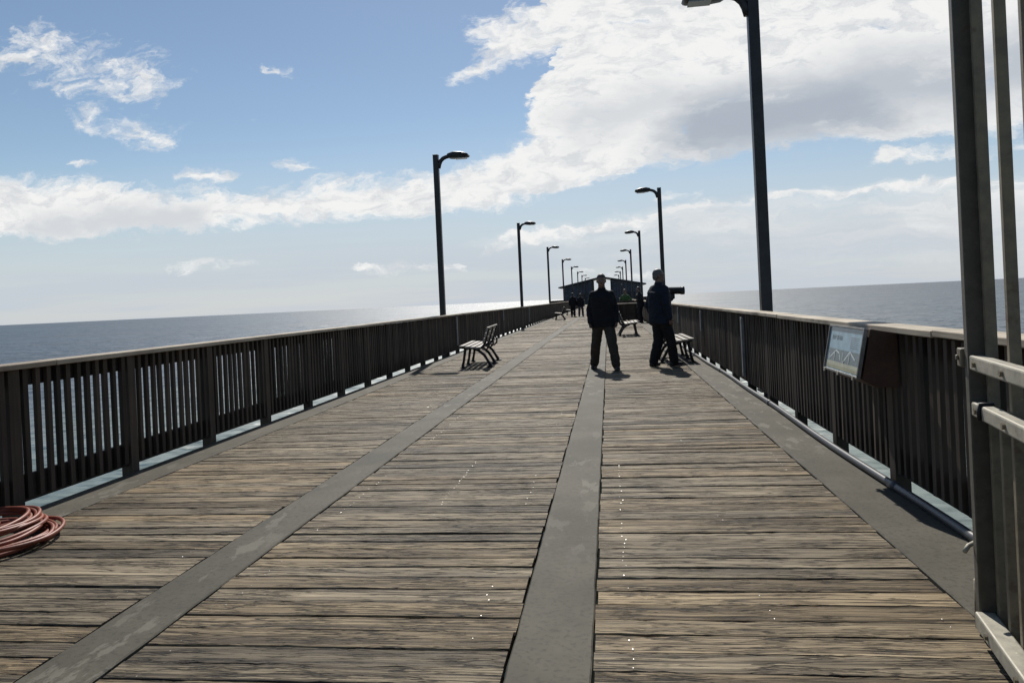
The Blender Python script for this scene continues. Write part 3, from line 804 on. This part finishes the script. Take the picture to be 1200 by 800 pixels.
def ellipsoid(bm, c, r, rot=None, seg=18):
    M = Matrix.Translation(c) @ (rot.to_4x4() if rot is not None else Matrix.Identity(4)) @ Matrix.Diagonal((*r, 1))
    bmesh.ops.create_uvsphere(bm, u_segments=seg, v_segments=12, radius=1, matrix=M)

def loft(bm, rings, seg=24):
    """rings: (centre, half width x, half depth y, yaw)"""
    prev = None
    for c, rx, ry, yaw in rings:
        cur = []
        for k in range(seg):
            an = 2*math.pi*k/seg; ca, sa = math.cos(an), math.sin(an)
            x = rx*math.copysign(abs(ca)**.85, ca); y = ry*math.copysign(abs(sa)**.85, sa)
            cur.append(bm.verts.new((c[0]+x*math.cos(yaw)-y*math.sin(yaw), c[1]+x*math.sin(yaw)+y*math.cos(yaw), c[2])))
        if prev:
            for k in range(seg): bm.faces.new((prev[k], prev[(k+1)%seg], cur[(k+1)%seg], cur[k]))
        else: bm.faces.new(list(reversed(cur)))
        prev = cur
    bm.faces.new(prev)

def skin(bm, name, mats, voxel, smooth, parent, folds=0, cut=None, seed=0):
    """fuse overlapping shapes into ONE continuous surface"""
    bmesh.ops.recalc_face_normals(bm, faces=bm.faces)
    me = bpy.data.meshes.new(name); bm.to_mesh(me); bm.free()
    ob = bpy.data.objects.new(name, me); COL.objects.link(ob)
    m = ob.modifiers.new('fuse', 'REMESH'); m.mode = 'VOXEL'; m.voxel_size = voxel
    if smooth: s = ob.modifiers.new('soft', 'SMOOTH'); s.factor = .5; s.iterations = smooth
    dg = bpy.context.evaluated_depsgraph_get(); me2 = bpy.data.meshes.new_from_object(ob.evaluated_get(dg))
    ob.modifiers.clear(); ob.data = me2; bpy.data.meshes.remove(me); me2.name = name
    b2 = bmesh.new(); b2.from_mesh(me2); b2.normal_update()
    if folds:
        for v in b2.verts:
            p = v.co; s1 = mnoise.noise((p.x*7+seed, p.y*7, p.z*11)); s2 = mnoise.noise((p.x*16, p.y*16+seed, p.z*30))
            v.co = p + v.normal*folds*(s1+.55*s2)
    if cut: cut(b2)
    b2.to_mesh(me2); b2.free(); me2.materials.clear()
    for q in mats: me2.materials.append(q)
    me2.polygons.foreach_set('use_smooth', [True]*len(me2.polygons))
    ob.parent = parent
    return ob

def ik(a, b, l1, l2, bend):
    a, b = Vector(a), Vector(b); d = b-a; L = min(d.length, (l1+l2)*.998); u = d.normalized()
    x = (l1*l1-l2*l2+L*L)/(2*L); h = math.sqrt(max(l1*l1-x*x, 0)); bd = Vector(bend); bd = (bd-u*bd.dot(u)).normalized()
    return a+u*x+bd*h, a+u*L

def hand_shapes(bm, wrist, dirn, palm_n, thumb_side):
    """palm, four curled fingers of unequal length and a thumb leaving the side of the palm"""
    d = Vector(dirn).normalized(); n = Vector(palm_n); n = (n-d*n.dot(d)).normalized(); s = d.cross(n)*thumb_side; w = Vector(wrist)
    capsule(bm, w, w+d*.085, .030, .038, 12, (n, .5))
    for q, (off, ln) in enumerate(((.030,.068),(.010,.076),(-.011,.070),(-.030,.054))):
        k0 = w+d*.092+s*off; k1 = k0+(d*.85+n*.5).normalized()*ln*.55; k2 = k1+(d*.35+n*.95).normalized()*ln*.5
        capsule(bm, k0-d*.02, k1, .0095, .009, 8); capsule(bm, k1, k2, .009, .0075, 8)
    t0 = w+d*.03+s*.026; t1 = t0+(d*.6+s*.75+n*.35).normalized()*.042; t2 = t1+(d*.95+s*.1+n*.5).normalized()*.032
    capsule(bm, t0, t1, .013, .0105, 8); capsule(bm, t1, t2, .0105, .009, 8)

def person(label, loc, face, ank, wrists, top, leg, hairc, height=1.76, vox=.010, lean=0.0, twist=0.0, head_turn=0.0, group=None,
           jacket_len=.80, sleeve=True, extras=None, arm_bend=None, coat_w=1.0, headtilt=0.0, short_leg=False, hair_len=0, skin_m=None):
    """local frame: the person looks along +y; ank: (left, right) ankles, wrists: (left, right)"""
    sc = height/1.79
    root = thing('person', loc, label, 'person', group); root.rotation_euler.z = face; root.scale = (sc, sc, sc)
    SK = skin_m or M_SKIN
    hip = Vector((0, 0, .962)); dz = min(ank[0][2], ank[1][2])
    sp = max(abs(ank[0][1]-ank[1][1]), abs(ank[0][0]-ank[1][0])-.25)
    hip.z -= max(0, sp-.2)*.12
    hip.x = (ank[0][0]+ank[1][0])/2*.6; hip.y = (ank[0][1]+ank[1][1])/2*.5
    ch = hip+Vector((0, lean*.42, .42)); nk = hip+Vector((0, lean*.56, .575)); hd = nk+Vector((0, lean*.10+.025, .145))
    ct, st = math.cos(twist), math.sin(twist)
    sh = [ch+Vector((s*.180*ct, s*.180*st, .052)) for s in (-1, 1)]
    hips = [hip+Vector((s*.088, 0, -.03)) for s in (-1, 1)]
    knees, anks, elbs, wrs = [], [], [], []
    for i, s in enumerate((-1, 1)):
        a = Vector(ank[i]); k, a2 = ik(hips[i], a, .43, .425, (s*.10, 1, 0)); knees.append(k); anks.append(a2)
        w = hip+Vector(wrists[i]); e, w2 = ik(sh[i], w, .29, .255, (arm_bend or ((-.6,-1,0),(.6,-1,0)))[i]); elbs.append(e); wrs.append(w2)
    HR = Matrix.Rotation(head_turn, 3, 'Z') @ Matrix.Rotation(headtilt, 3, 'X')
    hp = lambda x, y, z: hd + HR @ Vector((x, y, z))
    # --- body
    bm = bmesh.new()
    loft(bm, [(hip+Vector((0,0,-.08)), .14, .10, 0), (hip, .165, .115, 0), (hip+Vector((0,lean*.12,.14)), .145, .105, twist*.3), (ch+Vector((0,0,-.10)), .165, .115, twist*.7), (ch+Vector((0,0,.03)), .18, .12, twist), (ch+Vector((0,0,.10)), .13, .09, twist), (nk, .062, .065, twist)])
    capsule(bm, nk-Vector((0,0,.05)), hp(0,-.012,-.06), .070, .062)
    ellipsoid(bm, hp(0,-.012,.028), (.081,.101,.102), HR); ellipsoid(bm, hp(0,.022,-.048), (.062,.070,.070), HR)
    ellipsoid(bm, hp(0,.060,-.088), (.028,.026,.022), HR)                    # chin
    capsule(bm, hp(0,.080,.022), hp(0,.104,-.022), .009, .014, 10); ellipsoid(bm, hp(0,.100,-.026), (.019,.012,.010), HR)   # nose
    ellipsoid(bm, hp(0,.077,-.058), (.026,.014,.007), HR); ellipsoid(bm, hp(0,.076,-.070), (.023,.014,.008), HR)             # lips
    for s in (-1, 1):
        ellipsoid(bm, hp(s*.030,.078,.026), (.024,.012,.008), HR); ellipsoid(bm, hp(s*.040,.066,-.024), (.022,.02,.018), HR)
        ellipsoid(bm, hp(s*.084,-.012,-.006), (.010,.020,.032), HR)
    for i, s in enumerate((-1, 1)):
        capsule(bm, sh[i], elbs[i], .052, .041); capsule(bm, elbs[i], wrs[i], .041, .027)
        d = wrs[i]-elbs[i]; hand_shapes(bm, wrs[i], d, (-s*.6, .7, 0), s if True else -s)
        capsule(bm, hips[i], knees[i], .082, .055); capsule(bm, knees[i], anks[i], .055, .036)
        f = Vector((s*.22, 1, 0)).normalized()
        capsule(bm, anks[i]+Vector((0,0,-.035))-f*.03, anks[i]+f*.13+Vector((0,0,-.055)), .036, .028, 12)
    body = skin(bm, 'body', [SK], vox, 4, root)
    # --- jacket or shirt
    bm = bmesh.new(); w = coat_w; hz = hip.z+(jacket_len-.95)
    loft(bm, [(Vector((hip.x,hip.y,hz)), .205*w, .150*w, twist*.2), (Vector((hip.x,hip.y,hz+.04)), .208*w, .155*w, twist*.2), (hip+Vector((0,lean*.06,.10)), .192*w, .150*w, twist*.4), (ch+Vector((0,.005,-.14)), .198*w, .150*w, twist*.7),
              (ch+Vector((0,0,.0)), .208*w, .145*w, twist), (ch+Vector((0,-.005,.065)), .19*w, .122, twist), (ch+Vector((0,-.005,.105)), .150*w, .098, twist), (ch+Vector((0,-.005,.132)), .105, .086, twist), (nk+Vector((0,-.005,.0)), .078, .078, twist), (nk+Vector((0,0,.03)), .074, .074, twist)])
    for i, s in enumerate((-1, 1)):
        capsule(bm, sh[i]+Vector((-s*.02,0,-.005)), elbs[i], .072*w, .063*w)
        if sleeve: capsule(bm, elbs[i], elbs[i].lerp(wrs[i], .95), .062*w, .052*w)
    skin(bm, 'jacket' if sleeve else 'shirt', [top], vox, 5, root, .011, None, sum(map(ord, label)) % 50)
    # --- trousers
    bm = bmesh.new(); lm = .42 if short_leg else .97
    loft(bm, [(hip+Vector((0,0,-.19)), .150, .105, 0), (hip+Vector((0,0,-.10)), .178, .130, 0), (hip+Vector((0,0,-.02)), .182, .135, 0), (hip+Vector((0,0,.10)), .165, .122, 0)])
    for i, s in enumerate((-1, 1)):
        capsule(bm, hips[i]+Vector((s*.004,0,-.02)), knees[i], .112, .094)
        capsule(bm, knees[i], knees[i].lerp(anks[i], lm if not short_leg else .1), .094, .082 if not short_leg else .085)
        if not short_leg: ellipsoid(bm, knees[i].lerp(anks[i], .93), (.080,.088,.05))
    skin(bm, 'trousers' if not short_leg else 'shorts', [leg], vox, 4, root, .010, None, 3+sum(map(ord, label)) % 40)
    # --- shoes
    for i, s in enumerate((-1, 1)):
        bm = bmesh.new(); f = Vector((s*.22, 1, 0)).normalized(); a = anks[i]; gz = a.z-.085
        rot = Matrix.Rotation(-s*.22, 3, 'Z')
        capsule(bm, Vector((a.x,a.y,gz+.045))-f*.055, Vector((a.x,a.y,gz+.035))+f*.145, .044, .036, 14); ellipsoid(bm, Vector((a.x,a.y,gz+.07)), (.045,.055,.045))
        ellipsoid(bm, Vector((a.x,a.y,gz+.012))+f*.045, (.050,.152,.014), rot)
        def flatten(b2, g=gz):
            for v in b2.verts: v.co.z = max(v.co.z, g)
        skin(bm, 'shoe', [M_SHOE], min(vox, .010), 2, root, 0, flatten)
    # --- hair
    bm = bmesh.new()
    ellipsoid(bm, hp(0,-.020,.036), (.089,.104,.105), HR); ellipsoid(bm, hp(0,-.058,-.012), (.077,.064,.078), HR)
    if hair_len: loft(bm, [(hp(0,-.05,-.10-hair_len), .07, .04, 0), (hp(0,-.05,-.05), .085, .06, 0), (hp(0,-.04,.05), .08, .08, 0)])
    def trim(b2):
        inv = HR.transposed(); kill = []
        for v in b2.verts:
            q = inv @ (v.co-hd); lim = .062 if q.y > .03 else (.062-(.03-q.y)*1.3 if q.y > -.05 else -.075)
            if hair_len and q.y < .0: lim = -1
            if q.z < lim: kill.append(v)
        bmesh.ops.delete(b2, geom=kill, context='VERTS')
        e = [q for q in b2.edges if q.is_boundary]
        if e: bmesh.ops.holes_fill(b2, edges=e, sides=0)
    skin(bm, 'hair', [hairc], min(vox, .009), 2, root, .002, trim, 1)
    if extras: extras(root, hp, HR)
    return root

def cloth(name, col, rough=.85): return simple(name, col, rough, 0, .2, 7, .25, 220, .25)
M_SKIN = simple('skin', (.14,.083,.062), .5, 0, .08, 20, .05, 150)
M_SHOE = simple('dark_shoe', (.014,.013,.013), .5, 0, .2, 20, .05)
M_JBLACK = cloth('black_jacket_cloth', (.010,.0105,.013)); M_KHAKI = cloth('dark_khaki_cloth', (.040,.036,.029)); M_NAVY = cloth('navy_blue_cloth', (.011,.016,.027))
M_DTROU = cloth('dark_trouser_cloth', (.014,.014,.016)); M_HAIRD = simple('dark_hair', (.014,.011,.009), .55, 0, .3, 60, .4, 200); M_HAIRG = simple('grey_hair', (.085,.08,.076), .5, 0, .3, 60, .4, 200)
M_GREEN = cloth('lime_green_cloth', (.045,.095,.035)); M_GREY = cloth('grey_cloth', (.07,.07,.072))

def rotv(a, v): c, s = math.cos(a), math.sin(a); return (c*v[0]-s*v[1], s*v[0]+c*v[1])
# man in black, walking towards the camera along the middle strip
person('man in black jacket and dark khaki trousers standing on the middle concrete strip', (-.12, 13.62, .003), math.pi,
       ((-.21, .24, .088), (.20, -.22, .088)), ((-.235, .07, -.04), (.235, .07, -.04)), M_JBLACK, M_KHAKI, M_HAIRD, 1.765, .008, coat_w=1.1,
       arm_bend=((-.35,-1,0),(.35,-1,0)), jacket_len=.81)
def glasses(root, hp, HR):
    m = MB()
    for s in (-1, 1):
        m.tube([hp(s*.034+.024*math.cos(q*math.pi/8), .098, .020+.018*math.sin(q*math.pi/8)) for q in range(17)], .0028, 6)
        m.tube([hp(s*.058,.098,.024), hp(s*.080,.06,.024), hp(s*.082,-.01,.016)], .0026, 6)
    m.tube([hp(-.010,.100,.024), hp(.010,.100,.024)], .0028, 6)
    me = m.mesh('glasses', [M_BLACK]); o = bpy.data.objects.new('glasses', me); COL.objects.link(o); o.parent = root
fa = math.radians(-55)
person('grey haired man with glasses in navy blue jacket, facing the right railing', (.90, 13.75, .003), fa,
       ((-.10, -.09, .088), (.11, .23, .088)), ((-.25, .04, -.04), (.26, .0, -.05)), M_NAVY, M_DTROU, M_HAIRG, 1.79, .008, coat_w=1.18,
       lean=-.02, head_turn=math.radians(-28), extras=glasses, jacket_len=.79)
# small distant people
person('person in black top and dark trousers, left one of the couple walking away', (-2.62, 54.2, .003), .05, ((-.10, .12, .088), (.10, -.16, .088)), ((-.27, .0, -.06), (.27, .04, -.06)), M_JBLACK, M_DTROU, M_HAIRD, 1.74, .02, coat_w=1.1)
person('person in dark jacket and grey trousers mid stride, right one of the couple walking away', (-2.05, 54.0, .003), -.1, ((-.09, -.30, .088), (.12, .26, .088)), ((-.27, .12, -.05), (.27, -.12, -.05)), M_JBLACK, M_GREY, M_HAIRD, 1.70, .02, coat_w=1.1)
person('person in lime green shirt standing behind the dark counter', (.93, 40.2, .003), math.pi-.3, ((-.12, 0, .088), (.12, 0, .088)), ((-.25, .28, .12), (.25, .28, .12)), M_GREEN, M_DTROU, M_HAIRD, 1.68, .016, lean=.25, sleeve=False, headtilt=-.35)
person('person in dark clothes standing beside the right end of the counter', (1.55, 36.6, .003), math.pi/2+.3, ((-.12, .02, .088), (.12, -.02, .088)), ((-.25, .25, .16), (.27, .05, -.05)), M_DTROU, M_JBLACK, M_HAIRD, 1.74, .016, coat_w=1.15, lean=.12)

# ------------------------------------------------------------------ camera and render
cd = bpy.data.cameras.new('Camera'); cam = bpy.data.objects.new('Camera', cd); COL.objects.link(cam); C.camera = cam
cd.sensor_fit = 'HORIZONTAL'; cd.sensor_width = 36; cd.lens = 36*860/1200; cd.shift_y = -(400-353.2)/1200
cd.clip_start = .05; cd.clip_end = 100000
cam.matrix_world = Matrix.Translation((0,0,H)) @ Matrix.Rotation(math.atan(113.1/860), 4, 'Z') @ Matrix.Rotation(math.pi/2, 4, 'X') @ Matrix.Rotation(-math.atan(.0464), 4, 'Z')
C.render.engine = 'CYCLES'
C.cycles.use_denoising = True; C.cycles.max_bounces = 6; C.cycles.diffuse_bounces = 3; C.cycles.glossy_bounces = 3
C.cycles.sample_clamp_indirect = 8
C.view_settings.view_transform = 'Standard'; C.view_settings.look = 'None'; C.view_settings.exposure = 0; C.view_settings.gamma = 1
